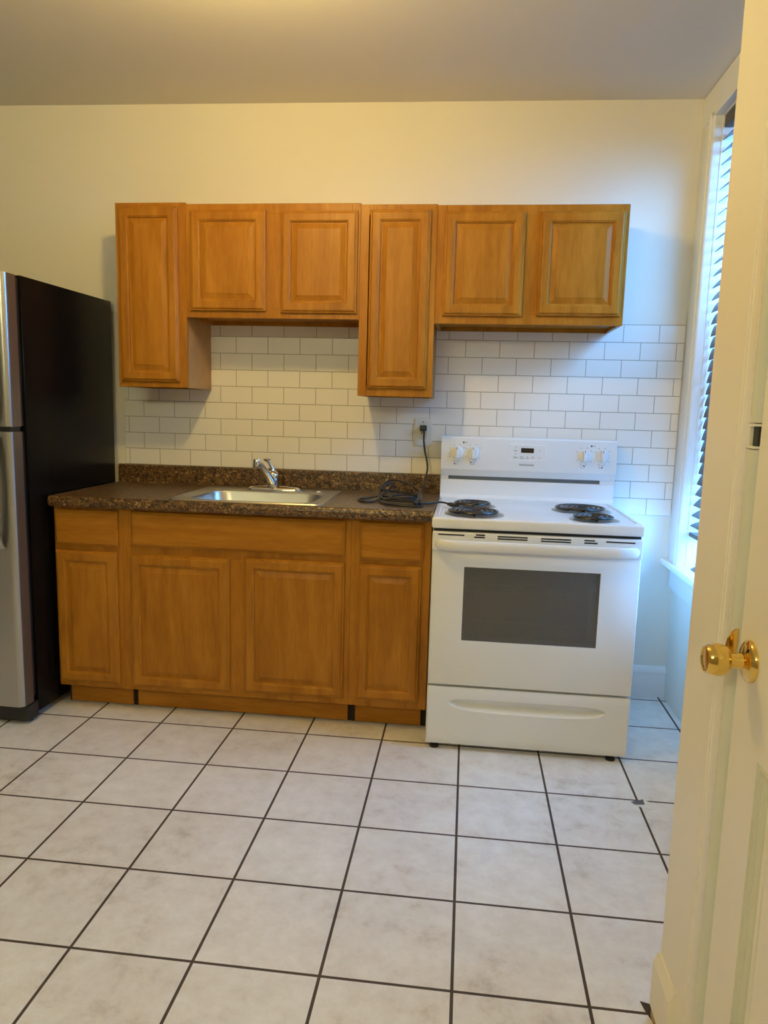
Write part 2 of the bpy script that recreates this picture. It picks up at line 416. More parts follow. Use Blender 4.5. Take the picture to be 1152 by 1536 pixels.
box(bm, XC-0.008, XC+0.002, -2.157, -2.118, 1.262, 1.306)
box(bm, -0.207, XC, -2.136, -2.124, 1.264, 1.304, bev=0.002); box(bm, -0.207, XC, -2.157, -2.124, 1.300, 1.304, bev=0.0015); box(bm, -0.207, XC, -2.157, -2.124, 1.264, 1.268, bev=0.0015)
lk = obj('latch_keeper', bm, M['trim'], tc_, label='painted metal latch keeper')
obj('keeper_slot', bx(-0.200, XC-0.008, -2.1565, -2.136, 1.268, 1.300), M['black'], lk)
bm = B(); prism(bm, [(xf-0.004, -2.119), (XC-0.0, -2.119), (XC, -2.157), (xf-0.004, -2.157)], 'z', DZ, DZ+0.13)
obj('head_casing', bm, M['trim'], tc_)
bm = B(); sp = [(0.0, 0.918), (-0.014, 0.918), (-0.0155, 0.932), (-0.0135, 0.945), (-0.009, 0.955), (-0.003, 0.962), (0, 0.962)]
prism(bm, [(-0.2005+u*1.2, z) for u, z in sp], 'y', -2.1575, -2.154)
obj('strike_plate', bm, M['brass'], tc_, label='brass curved strike lip')

# door
d1 = thing('door_1', 'white panelled closet door with a brass knob', 'door', (XC, -2.5, 0), kind='structure')
xd, xb = -0.199, -0.160
# slab built as a grid of stiles and rails with sunk panels
ys = [DY0+0.004, DY0+0.115, DY1-0.118, DY1-0.006]; zs = [0.008, 0.17, 0.785, 0.966, 1.86, 2.032]
bm = B()
box(bm, xd, xb, ys[0], ys[1], zs[0], zs[-1]); box(bm, xd, xb, ys[2], ys[3], zs[0], zs[-1])
for a, b_ in ((0, 1), (2, 3), (4, 5)): box(bm, xd, xb, ys[1], ys[2], zs[a], zs[b_])
obj('door_frame', bm, M['trim'], d1)
for za, zb in ((zs[1], zs[2]), (zs[3], zs[4])):
    yA, yB = ys[1], ys[2]
    def rl(i, x): return [(x, yA+i, za+i), (x, yB-i, za+i), (x, yB-i, zb-i), (x, yA+i, zb-i)]
    bm = B(); loft(bm, [rl(0, xd), rl(0.002, xd+0.005), rl(0.005, xd+0.0055), rl(0.007, xd+0.002), rl(0.010, xd+0.002), rl(0.012, xd+0.0075), rl(0.014, xd+0.0075), rl(0.016, xd+0.0045), rl(0.019, xd+0.0045), rl(0.021, xd+0.011), rl(0.026, xd+0.011)])
    obj('panel_moulding', bm, M['trimshade'], d1)
    bm = B(); loft(bm, [rl(0.026, xd+0.011), rl(0.036, xd+0.011), rl(0.060, xd+0.003)], cap1=True)
    obj('door_panel', bm, M['trim'], d1)
KY, KZ = -2.213, 0.925
bm = B()
lathe(bm, [(0.0345, 0.0), (0.0345, -0.003), (0.032, -0.007), (0.024, -0.011), (0.0125, -0.0145), (0.0115, -0.030), (0.0115, -0.036)], (xd, KY, KZ), 'x', 40)
kb = obj('door_knob', bm, M['brass'], d1, smooth=50, label='polished brass knob')
bm = B()
lathe(bm, [(0.010, -0.033), (0.018, -0.035), (0.0235, -0.039), (0.0262, -0.047), (0.0262, -0.055), (0.0245, -0.064), (0.0225, -0.070), (0.0205, -0.0715), (0.0195, -0.0705), (0.0185, -0.0695), (0.006, -0.070), (0.0, -0.070)], (xd, KY, KZ), 'x', 40, cap=False)
obj('knob_grip', bm, M['brass'], kb, smooth=40)

# window: casing, stool, apron, sash, glass
w1 = thing('window_1', 'white painted window frame and casing in the right corner', 'window', (XR, -0.63, WZ0), kind='structure')
xc = 0.266
bm = B()
cas = [(XR, 0), (xc+0.002, 0), (xc, -0.004), (xc, -0.105), (xc-0.006, -0.110), (xc-0.006, -0.122), (xc, -0.127), (xc, -0.140), (xc-0.004, -0.145), (xc-0.004, -0.158), (xc, -0.163), (xc+0.004, WY1), (XR, WY1)]
prism(bm, cas, 'z', 0.665, WZ1+0.02); box(bm, xc, XR, WY0-0.16, WY0, 0.665, WZ1+0.02, bev=0.003)
obj('side_casing', bm, M['white'], w1, smooth=30)
obj('head_casing', bx(xc-0.004, XR, WY0-0.16, -0.001, WZ1+0.0, 2.635, bev=0.004), M['white'], w1)
bm = B()
box(bm, XR, 0.46, WY1-0.004, WY1, 0.665, WZ1); box(bm, XR, 0.46, WY0, WY0+0.004, 0.665, WZ1); box(bm, XR, 0.46, WY0, WY1, WZ1-0.004, WZ1)
box(bm, 0.372, 0.386, WY1-0.022, WY1-0.004, 0.665, WZ1, bev=0.003); box(bm, 0.372, 0.386, WY0+0.004, WY0+0.022, 0.665, WZ1, bev=0.003)
obj('jamb', bm, M['white'], w1)
bm = B(); prism(bm, [(0.237, 0.646), (0.240, 0.640), (XR, 0.640), (0.46, 0.640), (0.46, 0.666), (0.242, 0.665), (0.237, 0.660)], 'y', WY0-0.18, -0.001)
obj('stool', bm, M['white'], w1, smooth=30)
bm = B(); prism(bm, [(XR, 0.640), (0.268, 0.640), (0.268, 0.628), (0.275, 0.618), (0.279, 0.61), (0.279, 0.535), (0.285, 0.53), (XR, 0.528)], 'y', WY0-0.16, -0.012)
obj('apron', bm, M['white'], w1, smooth=30)
bm = B()
for z0_, z1_, xo in ((0.666, 1.60, 0.388), (1.56, WZ1-0.004, 0.420)):
    box(bm, xo, xo+0.03, WY0+0.004, WY0+0.05, z0_, z1_); box(bm, xo, xo+0.03, WY1-0.05, WY1-0.004, z0_, z1_)
    box(bm, xo, xo+0.03, WY0+0.05, WY1-0.05, z0_, z0_+0.05); box(bm, xo, xo+0.03, WY0+0.05, WY1-0.05, z1_-0.04, z1_)
obj('sash', bm, M['white'], w1)
bm = B(); box(bm, 0.401, 0.404, WY0+0.05, WY1-0.05, 0.716, 1.56); box(bm, 0.433, 0.436, WY0+0.05, WY1-0.05, 1.61, WZ1-0.044)
obj('glass', bm, M['glass'], w1)

# ------------------------------------------------------------------ wall cabinets
def door_mesh(x0, x1, z0, z1, yb, stile=0.047):
    yf = yb-0.019
    bm = B(); loft(bm, [rect(x0, x1, z0, z1, yb), rect(x0, x1, z0, z1, yb-0.008), rect(x0, x1, z0, z1, yb-0.012, 0.003), rect(x0, x1, z0, z1, yb-0.0125, 0.007), rect(x0, x1, z0, z1, yf+0.001, 0.011), rect(x0, x1, z0, z1, yf, 0.014),
                        rect(x0, x1, z0, z1, yf, stile-0.008), rect(x0, x1, z0, z1, yf+0.003, stile-0.005), rect(x0, x1, z0, z1, yf+0.004, stile-0.002), rect(x0, x1, z0, z1, yf+0.010, stile)], cap0=True)
    s2 = stile
    pn = B(); loft(pn, [rect(x0, x1, z0, z1, yf+0.010, s2), rect(x0, x1, z0, z1, yf+0.010, s2+0.005), rect(x0, x1, z0, z1, yf+0.004, s2+0.024), rect(x0, x1, z0, z1, yf+0.0025, s2+0.025)], cap1=True)
    return bm, pn
def add_door(root, x0, x1, z0, z1, yb, stile=0.047):
    a, p = door_mesh(x0, x1, z0, z1, yb, stile)
    d = obj('door', a, M['wv'], root)
    obj('raised_panel', p, M['wv'], d)
    return d
UY = -0.305
def wall_cabinet(x0, x1, zt, zb, doors, label, stiles, pale_side=None):
    r = thing('wall_cabinet', label, 'cabinet', ((x0+x1)/2, -0.006, zb), 'wall cabinets')
    yb = -0.0065
    bm = B()
    box(bm, x0+0.002, x0+0.016, UY+0.018, yb, zb, zt-0.001); box(bm, x1-0.016, x1-0.002, UY+0.018, yb, zb, zt-0.001)
    box(bm, x0+0.016, x1-0.016, UY+0.018, yb, zt-0.016, zt-0.001); box(bm, x0+0.016, x1-0.016, UY+0.018, yb, zb+0.018, zb+0.032)
    box(bm, x0+0.016, x1-0.016, yb-0.014, yb, zb+0.0, zt-0.016)
    obj('carcass', bm, [M['wv']], r)
    if pale_side: obj('end_panel', bx(x1-0.0019, x1-0.0008, UY+0.018, yb, zb, zt-0.001), M['pale'], r, label='pale unfinished side panel')
    bm = B(); y1 = UY+0.018
    box(bm, x0, x0+stiles[0], UY, y1, zb, zt, bev=0.0012, seg=1); box(bm, x1-stiles[0], x1, UY, y1, zb, zt, bev=0.0012, seg=1)
    box(bm, x0+stiles[0], x1-stiles[0], UY, y1, zt-0.042, zt, bev=0.0012, seg=1); box(bm, x0+stiles[0], x1-stiles[0], UY, y1, zb, zb+0.042, bev=0.0012, seg=1)
    if len(doors) == 2:
        m = (doors[0][1]+doors[1][0])/2; box(bm, m-0.042, m+0.042, UY, y1, zb+0.042, zt-0.042)
    obj('face_frame', bm, M['wv'], r)
    for (a, b_, c, d) in doors: add_door(r, a, b_, c, d, UY)
    return r
wall_cabinet(-2.206, -1.893, 2.153, 1.380, [(-2.190, -1.925, 1.404, 2.136)], 'tall narrow wall cabinet at the left end nearest the black refrigerator', [0.036], True)
wall_cabinet(-1.8925, -1.1425, 2.147, 1.680, [(-1.872, -1.541, 1.708, 2.120), (-1.477, -1.1515, 1.702, 2.115)], 'short two-door wall cabinet above the sink', [0.036])
wall_cabinet(-1.142, -0.826, 2.141, 1.364, [(-1.101, -0.850, 1.396, 2.118)], 'tall narrow wall cabinet hanging between the two short ones', [0.036])
wall_cabinet(-0.8255, -0.066, 2.137, 1.668, [(-0.794, -0.470, 1.698, 2.110), (-0.412, -0.080, 1.702, 2.110)], 'short two-door wall cabinet above the white range', [0.036])

# ------------------------------------------------------------------ base cabinets
BY = -0.585
def slab_front(x0, x1, z0, z1, yb):
    bm = B(); loft(bm, [rect(x0, x1, z0, z1, yb), rect(x0, x1, z0, z1, yb-0.010), rect(x0, x1, z0, z1, yb-0.0125, 0.004), rect(x0, x1, z0, z1, yb-0.0185, 0.011), rect(x0, x1, z0, z1, yb-0.019, 0.014)], cap0=True, cap1=True)
    return bm
def base_cabinet(x0, x1, drawers, doors, toe, label, mid=None, sink=False):
    r = thing('base_cabinet', label, 'cabinet', ((x0+x1)/2, -0.3, 0), 'base cabinets')
    bm = B(); zt = 0.8785; zb = 0.104
    box(bm, x0+0.001, x0+0.016, BY+0.018, -0.008, zb, zt); box(bm, x1-0.016, x1-0.001, BY+0.018, -0.008, zb, zt)
    box(bm, x0+0.016, x1-0.016, BY+0.018, -0.008, zb, zb+0.015); box(bm, x0+0.016, x1-0.016, -0.02, -0.008, zb, zt)
    box(bm, x0+0.001, x0+0.016, -0.515, -0.008, 0.0, zb); box(bm, x1-0.016, x1-0.001, -0.515, -0.008, 0.0, zb)
    obj('carcass', bm, M['wv'], r)
    bm = B(); y1 = BY+0.018; s = 0.036
    box(bm, x0, x0+s, BY, y1, 0.1, zt, bev=0.001, seg=1); box(bm, x1-s, x1, BY, y1, 0.1, zt, bev=0.001, seg=1)
    for a, b_ in ((0.1, 0.145), (0.685, 0.728), (0.842, zt)): box(bm, x0+s, x1-s, BY, y1, a, b_, bev=0.001, seg=1)
    if mid: box(bm, mid-0.042, mid+0.042, BY, y1, 0.145, 0.685)
    obj('face_frame', bm, M['wv'], r)
    for (a, b_, c, d) in drawers: obj('drawer_front', slab_front(a, b_, c, d, BY), M['wh'], r)
    for (a, b_, c, d) in doors: add_door(r, a, b_, c, d, BY)
    obj('toe_kick', bx(toe[0], toe[1], -0.530, -0.516, 0.008, 0.099), M['wh'], r)
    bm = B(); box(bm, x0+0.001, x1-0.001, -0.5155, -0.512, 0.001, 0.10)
    obj('toe_space_shade', bm, M['dark'], r)  # dark sheet painted as the shade behind the toe kick
    return r
base_cabinet(-2.368, -2.070, [(-2.360, -2.085, 0.716, 0.864)], [(-2.363, -2.092, 0.121, 0.693)], (-2.350, -2.068), 'narrow base cabinet with one drawer, beside the black refrigerator')
base_cabinet(-2.0695, -1.112, [(-2.029, -1.136, 0.724, 0.868)], [(-2.037, -1.611, 0.120, 0.690), (-1.551, -1.1335, 0.128, 0.697)], (-2.044, -1.122), 'wide two-door base cabinet under the sink', mid=-1.581)
base_cabinet(-1.1115, -0.7925, [(-1.076, -0.822, 0.716, 0.864)], [(-1.080, -0.825, 0.132, 0.696)], (-1.090, -0.815), 'narrow base cabinet with one drawer, beside the white range')

# ------------------------------------------------------------------ countertop
SX0, SX1, SY0, SY1 = -1.845, -1.255, -0.585, -0.115      # cut-out
ct = thing('countertop', 'brown speckled laminate countertop with a low backsplash lip', 'countertop', (-1.57, -0.3, 0.88))
cx0, cx1, cyb, cyf = -2.362, -0.7875, -0.0065, -0.622
bm = B()
box(bm, cx0, SX0, cyf, cyb, 0.887, 0.925); box(bm, SX1, cx1, cyf, cyb, 0.887, 0.925)
box(bm, SX0, SX1, cyf, SY0, 0.887, 0.925); box(bm, SX0, SX1, SY1, cyb, 0.887, 0.925)
nose = [(cyf, 0.884), (cyf-0.006, 0.882), (cyf-0.011, 0.885), (cyf-0.0145, 0.891), (cyf-0.0155, 0.905), (cyf-0.0135, 0.917), (cyf-0.0085, 0.9235), (cyf-0.002, 0.9255), (cyf, 0.925)]
prism(bm, nose, 'x', cx0, cx1)
obj('counter_slab', bm, M['lam'], ct, smooth=40)
bm = B(); prism(bm, [(cyb, 0.9252), (-0.024, 0.9252), (-0.025, 0.995), (-0.0235, 1.0085), (-0.018, 1.0125), (cyb, 1.0125)], 'x', cx0, cx1)
obj('backsplash_lip', bm, M['lam'], ct, smooth=40)

# ------------------------------------------------------------------ sink
sk = thing('kitchen_sink', 'single-bowl stainless steel drop-in sink set in the brown countertop', 'sink', (-1.55, -0.35, 0.925))
ox0, ox1, oy0, oy1 = -1.868, -1.232, -0.607, -0.095
ix0, ix1, iy0, iy1 = -1.800, -1.290, -0.560, -0.235
bm = B(); loft(bm, [rloop(ox0, ox1, oy0, oy1, 0.025, 0.9255), rloop(ox0+0.003, ox1-0.003, oy0+0.003, oy1-0.003, 0.024, 0.930), rloop(ox0+0.009, ox1-0.009, oy0+0.009, oy1-0.009, 0.02, 0.9305), rloop(ox0+0.016, ox1-0.016, oy0+0.016, oy1-0.016, 0.02, 0.928),
                    rloop(ix0-0.012, ix1+0.012, iy0-0.010, iy1+0.012, 0.085, 0.928), rloop(ix0-0.003, ix1+0.003, iy0-0.003, iy1+0.003, 0.08, 0.925),
                    rloop(ix0, ix1, iy0, iy1, 0.08, 0.916), rloop(ix0+0.012, ix1-0.012, iy0+0.012, iy1-0.012, 0.08, 0.80), rloop(ix0+0.03, ix1-0.03, iy0+0.03, iy1-0.03, 0.075, 0.765), rloop(ix0+0.07, ix1-0.07, iy0+0.07, iy1-0.07, 0.06, 0.755)], cap1=True)
obj('basin', bm, M['steel'], sk, smooth=45)
bm = B(); lathe(bm, [(0.0, 0.760), (0.030, 0.760), (0.034, 0.762), (0.044, 0.7585), (0.046, 0.7555)], (-1.545, -0.40, 0), 'z', 28, cap=False)
obj('drain', bm, M['chrome'], sk, smooth=40)
bm = B(); lathe(bm, [(0.019, 0.9282), (0.018, 0.932), (0.012, 0.934), (0, 0.9345)], (-1.335, -0.165, 0), 'z', 24)
obj('hole_cap', bm, M['chrome'], sk, smooth=40)

fc = thing('kitchen_faucet', 'chrome single-lever kitchen faucet with its spout swung left', 'faucet', (-1.545, -0.160, 0.93))
bm = B(); loft(bm, [rloop(-1.668, -1.414, -0.192, -0.128, 0.031, 0.9285), rloop(-1.668, -1.414, -0.192, -0.128, 0.031, 0.935), rloop(-1.655, -1.427, -0.184, -0.136, 0.023, 0.943), rloop(-1.59, -1.50, -0.180, -0.140, 0.019, 0.950)], cap0=True, cap1=True)
obj('base_plate', bm, M['chrome'], fc, smooth=50)
bm = B(); lathe(bm, [(0.027, 0.945), (0.026, 0.975), (0.0255, 0.995), (0.022, 1.008), (0.012, 1.018), (0, 1.020)], (-1.548, -0.160, 0), 'z', 28)
obj('body', bm, M['chrome'], fc, smooth=45)
bm = B(); pts = crom([(-1.552, -0.172, 0.966), (-1.562, -0.20, 1.000), (-1.574, -0.245, 1.040), (-1.583, -0.285, 1.064)], 6)
tube(bm, pts, [0.021-0.007*i/(len(pts)-1) for i in range(len(pts))], 14, flat=0.8)
so = obj('spout', bm, M['chrome'], fc, smooth=50)
bm = B(); lathe(bm, [(0.0155, 1.040), (0.0165, 1.042), (0.0165, 1.074), (0.0145, 1.078), (0, 1.079)], (-1.585, -0.292, 0), 'z', 24)
obj('aerator', bm, M['chrome'], so, smooth=40)
bm = B(); pts = crom([(-1.548, -0.160, 1.012), (-1.553, -0.163, 1.030), (-1.563, -0.168, 1.052), (-1.571, -0.174, 1.067)], 5)
tube(bm, pts, [0.013, 0.012, 0.011, 0.0095, 0.0085, 0.008, 0.0075, 0.007, 0.007, 0.0068, 0.0068, 0.0068, 0.007, 0.0075, 0.008, 0.008][:len(pts)], 12)
lv = obj('lever', bm, M['chrome'], fc, smooth=50)
bm = B(); lathe(bm, [(0, 1.060), (0.009, 1.062), (0.017, 1.067), (0.0175, 1.071), (0.012, 1.075), (0, 1.076)], (-1.572, -0.176, 0), 'z', 24)
obj('lever_cap', bm, M['chrome'], lv, smooth=40)

# ------------------------------------------------------------------ range
RX0, RX1 = -0.784, -0.018
RC = (RX0+RX1)/2
rg = thing('electric_range', 'white freestanding electric coil range between the cabinets and the window', 'stove', (RC, -0.37, 0))
bm = B(); s = 0.02
box(bm, RX0, RX0+s, -0.655, -0.03, 0.035, 0.880); box(bm, RX1-s, RX1, -0.655, -0.03, 0.035, 0.880)
box(bm, RX0+s, RX1-s, -0.05, -0.03, 0.035, 0.880); box(bm, RX0+s, RX1-s, -0.655, -0.05, 0.035, 0.05); box(bm, RX0+s, RX1-s, -0.655, -0.05, 0.235, 0.255)
box(bm, RX0+s, RX1-s, -0.655, -0.05, 0.862, 0.880)
obj('range_body', bm, M['enamel'], rg)
bm = B()
box(bm, RX0+0.06, RX0+0.075, -0.652, -0.12, 0.29, 0.80); box(bm, RX1-0.075, RX1-0.06, -0.652, -0.12, 0.29, 0.80)
box(bm, RX0+0.06, RX1-0.06, -0.12, -0.105, 0.29, 0.80); box(bm, RX0+0.06, RX1-0.06, -0.652, -0.12, 0.28, 0.29); box(bm, RX0+0.06, RX1-0.06, -0.652, -0.12, 0.80, 0.81)
cvt = obj('oven_cavity', bm, M['cav'], rg)
for z in (0.645, 0.50):
    bm = B()
    for y in (-0.62, -0.15): tube(bm, [(RX0+0.076, y, z), (RX1-0.076, y, z)], 0.0035, 8)
    for i in range(17):
        x = RX0+0.09+i*(RX1-RX0-0.18)/16; tube(bm, [(x, -0.62, z+0.003), (x, -0.15, z+0.003)], 0.002, 6)
    obj('oven_rack', bm, M['chrome'], cvt)
# cooktop
bm = bx(RX0-0.003, RX1+0.003, -0.724, -0.055, 0.8755, 0.917, bev=0.009, seg=4)
obj('cooktop', bm, M['enamel'], rg, smooth=40)
for a in (RX0+0.012, RX1-0.022): obj('spill_ridge', bx(a, a+0.010, -0.68, -0.12, 0.916, 0.9195, bev=0.0015), M['enamel'], rg)
obj('door_gap_shade', bx(RX0+0.004, RX1-0.004, -0.70, -0.655, 0.857, 0.8765), M['black'], rg)  # black strip put in as the shade of the gap under the cooktop
# burners
def burner(cx, cy, rp, rc, turns):
    bm = B(); z = 0.9172
    lathe(bm, [(rp, z), (rp, z+0.002), (rp-0.004, z+0.0035), (rp-0.012, z+0.003), (rp-0.020, z+0.0005), (rp*0.5, z+0.0004), (0.012, z+0.0004), (0, z+0.0004)], (cx, cy, 0), 'z', 48)
    dp = obj('drip_pan', bm, M['steel'], rg, smooth=50)
    bm = B(); pts = []
    n = int(turns*28)
    for i in range(n+1):
        a = 2*PI*turns*i/n; r_ = 0.018+(rc-0.018)*i/n
        pts.append((cx+r_*math.cos(a+2.2), cy+r_*math.sin(a+2.2), z+0.0135))
    tube(bm, pts, 0.0052, 8, flat=0.8)
    for k in range(3):
        a = k*2*PI/3+0.5; tube(bm, [(cx, cy, z+0.0065), (cx+rc*math.cos(a), cy+rc*math.sin(a), z+0.0065)], 0.003, 6)
    lathe(bm, [(0.012, z+0.004), (0.012, z+0.013), (0, z+0.0135)], (cx, cy, 0), 'z', 16)
    obj('heating_coil', bm, M['coil'], dp, smooth=50)
burner(-0.629, -0.605, 0.114, 0.100, 4.3); burner(-0.632, -0.350, 0.092, 0.081, 3.4)
burner(-0.192, -0.375, 0.119, 0.104, 4.3); burner(-0.180, -0.622, 0.092, 0.079, 3.4)
# backguard
bgp = [(-0.03, 0.90), (-0.098, 0.90), (-0.098, 0.922), (-0.088, 0.935), (-0.086, 0.998), (-0.082, 1.001), (-0.062, 1.001), (-0.062, 1.018), (-0.088, 1.019), (-0.112, 1.049), (-0.1135, 1.053), (-0.1035, 1.190), (-0.099, 1.196), (-0.09, 1.198), (-0.03, 1.198)]
bm = B(); prism(bm, bgp, 'x', RX0+0.001, RX1-0.001+0.008)
gd = obj('backguard', bm, M['enamel'], rg, smooth=25)
def yf(z): return -0.1135+(z-1.053)/(1.190-1.053)*0.010
for a, b_ in ((RX0+0.002, RX0+0.036), (RX1-0.055, RX1+0.006)): obj('slot_end_block', bx(a, b_, -0.0845, -0.06, 1.0005, 1.0185), M['enamel'], gd)
obj('vent_slot', bx(RX0+0.036, RX1-0.055, -0.0628, -0.0618, 1.0012, 1.0178), M['vent'], gd)
# display panel
px0, px1, pz0, pz1 = -0.480, -0.322, 1.096, 1.169
yy = yf(1.13)
bm = B()
def rim(x0, x1, z0, z1, w):
    for a in ((x0, x1, z0, z0+w), (x0, x1, z1-w, z1), (x0, x0+w, z0+w, z1-w), (x1-w, x1, z0+w, z1-w)): box(bm, a[0], a[1], -0.002, 0.0015, a[2], a[3], bev=0.0008, seg=1)
rim(px0, px1, pz0, pz1, 0.004)
tilt = math.atan2(0.010, 0.137)
def lean(b_, y=0.0):
    for v in b_.verts: v.co.y = yf(v.co.z)+v.co.y+y
    return b_
obj('display_bezel', lean(bm), M['knobw'], gd)
obj('clock_display', lean(bx(-0.428, -0.372, -0.0012, 0.001, 1.133, 1.154)), M['disp'], gd)
def tx(body, size, x, z, m='ink', sp=1.0, bold=0.0):
    b_ = text(body, size, x, 0, z, None, None, spacing=sp, bold=bold); return obj('lettering', lean(b_, -0.0005), M[m], gd)
tx('Bake', 0.0085, -0.452, 1.141); tx('Broil', 0.0085, -0.452, 1.112)
tx('Timer', 0.0062, -0.424, 1.115); tx('on/off', 0.0062, -0.424, 1.1085)
tx('Set', 0.0062, -0.399, 1.115); tx('clock', 0.0062, -0.399, 1.1085)
tx('OFF', 0.0085, -0.376, 1.112, 'redink'); tx('hi', 0.008, -0.345, 1.143); tx('lo', 0.008, -0.345, 1.112)
for z in (1.1545, 1.1265):
    bm = B(); lathe(bm, [(0.0018, -0.0005), (0.0018, -0.0008)], (-0.452, 0, z), 'y', 10); obj('indicator_mark', lean(bm), M['ink'], gd)
tx('FRIGIDAIRE', 0.0105, -0.402, 1.0785, sp=1.25, bold=0.0002)
kxs = [-0.712, -0.640, -0.152, -0.074]
for i, kx in enumerate(kxs):
    kz = 1.1245+0.001*i
    y0 = yf(kz)
    bm = B(); lathe(bm, [(0.0285, -0.0005), (0.0285, -0.004), (0.026, -0.008), (0.0235, -0.010), (0, -0.0105)], (kx, y0, kz), 'y', 32)
    box(bm, kx-0.0075, kx+0.0075, y0-0.030, y0-0.008, kz-0.024, kz+0.0275, bev=0.003, seg=2)
    kn = obj('burner_knob', bm, M['knobw'], rg, smooth=35)
    obj('pointer_mark', bx(kx-0.0012, kx+0.0012, y0-0.0306, y0-0.0298, kz+0.014, kz+0.026), M['ink'], kn)
    bm = B()
    for k in range(9):
        a = math.radians(-60+k*37.5) + PI/2
        if k == 4: continue
        x, z = kx+0.0375*math.cos(a+PI-0.0), kz+0.0375*math.sin(a)
        obj('dial_tick', lean(bx(x-0.0016, x+0.0016, -0.0006, 0, z-0.0013, z+0.0013)), M['ink'], rg)
    # small cooktop icon under the knob
    ix, iz = kx-0.004, kz-0.0465
    rr_ = lambda e, y: [(ix-0.008+e, y, iz-0.006+e), (ix+0.008-e, y, iz-0.006+e), (ix+0.008-e, y, iz+0.006-e), (ix-0.008+e, y, iz+0.006-e)]
    ic = B(); loft(ic, [rr_(0, 0), rr_(0, -0.0006), rr_(0.001, -0.0006), rr_(0.001, 0)])
    obj('burner_icon', lean(ic), M['ink'], rg)
    qx, qz = ((ix-0.0045, iz-0.003), (ix-0.0045, iz+0.003), (ix+0.0045, iz+0.003), (ix+0.0045, iz-0.003))[i]
    dt = B(); lathe(dt, [(0.0028, 0), (0.0028, -0.0007)], (qx, 0, qz), 'y', 12)
    obj('burner_dot', lean(dt), M['ink'], rg)
    bm.free()
for kx in (-0.680, -0.118):
    bm = B(); lathe(bm, [(0.0042, 0), (0.0042, -0.0007)], (kx-0.004, 0, 1.171), 'y', 16); box(bm, kx+0.004, kx+0.011, -0.0006, 0, 1.170, 1.1725)
    obj('surface_indicator', lean(bm), M['ink'], rg)
# oven door
dr = bx(RX0+0.001, RX1-0.001, -0.700, -0.658, 0.264, 0.858, bev=0.004, seg=2)
# cut the window opening by building the slab from four pieces instead
dr.free(); dr = B()
wx0, wx1, wz0, wz1 = -0.660, -0.160, 0.446, 0.732
yfd = -0.716
loft(dr, [rect(RX0+0.001, RX1-0.001, 0.264, 0.800, -0.658), rect(RX0+0.001, RX1-0.001, 0.264, 0.800, yfd+0.008), rect(RX0+0.001, RX1-0.001, 0.264, 0.800, yfd+0.002, 0.003), rect(RX0+0.001, RX1-0.001, 0.264, 0.800, yfd, 0.009)])
o_ = rect(RX0+0.010, RX1-0.010, 0.273, 0.791, yfd); i_ = rect(wx0, wx1, wz0, wz1, yfd)
loft(dr, [o_, i_, rect(wx0, wx1, wz0, wz1, yfd+0.004)])
b0 = rect(RX0+0.001, RX1-0.001, 0.264, 0.800, -0.658); b1 = rect(wx0, wx1, wz0, wz1, -0.658); loft(dr, [b0, b1, rect(wx0, wx1, wz0, wz1, yfd+0.012)])
bmesh.ops.remove_doubles(dr, verts=dr.verts, dist=0.0002)
dro = obj('oven_door', dr, M['enamel2'], rg, smooth=35)
obj('oven_window', bx(wx0-0.004, wx1+0.004, yfd+0.003, yfd+0.009, wz0-0.004, wz1+0.004), M['oglass'], dro)
# top band with slots and the bow handle
slots = [(-0.762, -0.664, 0.849, 0.8535), (-0.622, -0.588, 0.852, 0.857), (-0.628, -0.588, 0.8435, 0.848), (-0.542, -0.432, 0.8495, 0.854), (-0.542, -0.432, 0.841, 0.8455),
         (-0.384, -0.275, 0.8485, 0.853), (-0.384, -0.275, 0.8395, 0.844), (-0.228, -0.190, 0.8495, 0.854), (-0.228, -0.180, 0.840, 0.845), (-0.150, -0.047, 0.8475, 0.852)]
bm = bx(RX0+0.0005, RX1-0.0005, yfd-0.0065, -0.658, 0.792, 0.8635, bev=0.005, seg=3)
bd = obj('door_top_band', bm, M['enamel2'], dro, smooth=35)
bm = B()
for a in slots: box(bm, a[0], a[1], yfd-0.0071, yfd+0.004, a[2]+0.002, a[3]+0.0028)
obj('vent_slit', bm, M['black'], bd)
bm = B(); n = 80; loops = []
for i in range(n+1):
    t = i/n; x = RX0+0.012+(RX1-RX0-0.024)*t
    d_ = min(t, 1-t)*(RX1-RX0-0.024)                      # distance from the nearer end
    e = math.sqrt(max(0.0, 1-(1-min(1, d_/0.030))**2))    # rounded ends
    yo = yfd-0.010-0.030*min(1, d_/0.075)**0.6 if d_ > 0 else yfd-0.010
    hh = 0.0205*(0.35+0.65*e); th = 0.011*(0.4+0.6*e)
    zc = 0.8185
    loops.append([(x, yo+th*math.cos(a), zc+hh*math.sin(a)) for a in [2*PI*k/14 for k in range(14)]])
loft(bm, loops, True, True)
obj('oven_handle', bm, M['enamel2'], dro, smooth=60)
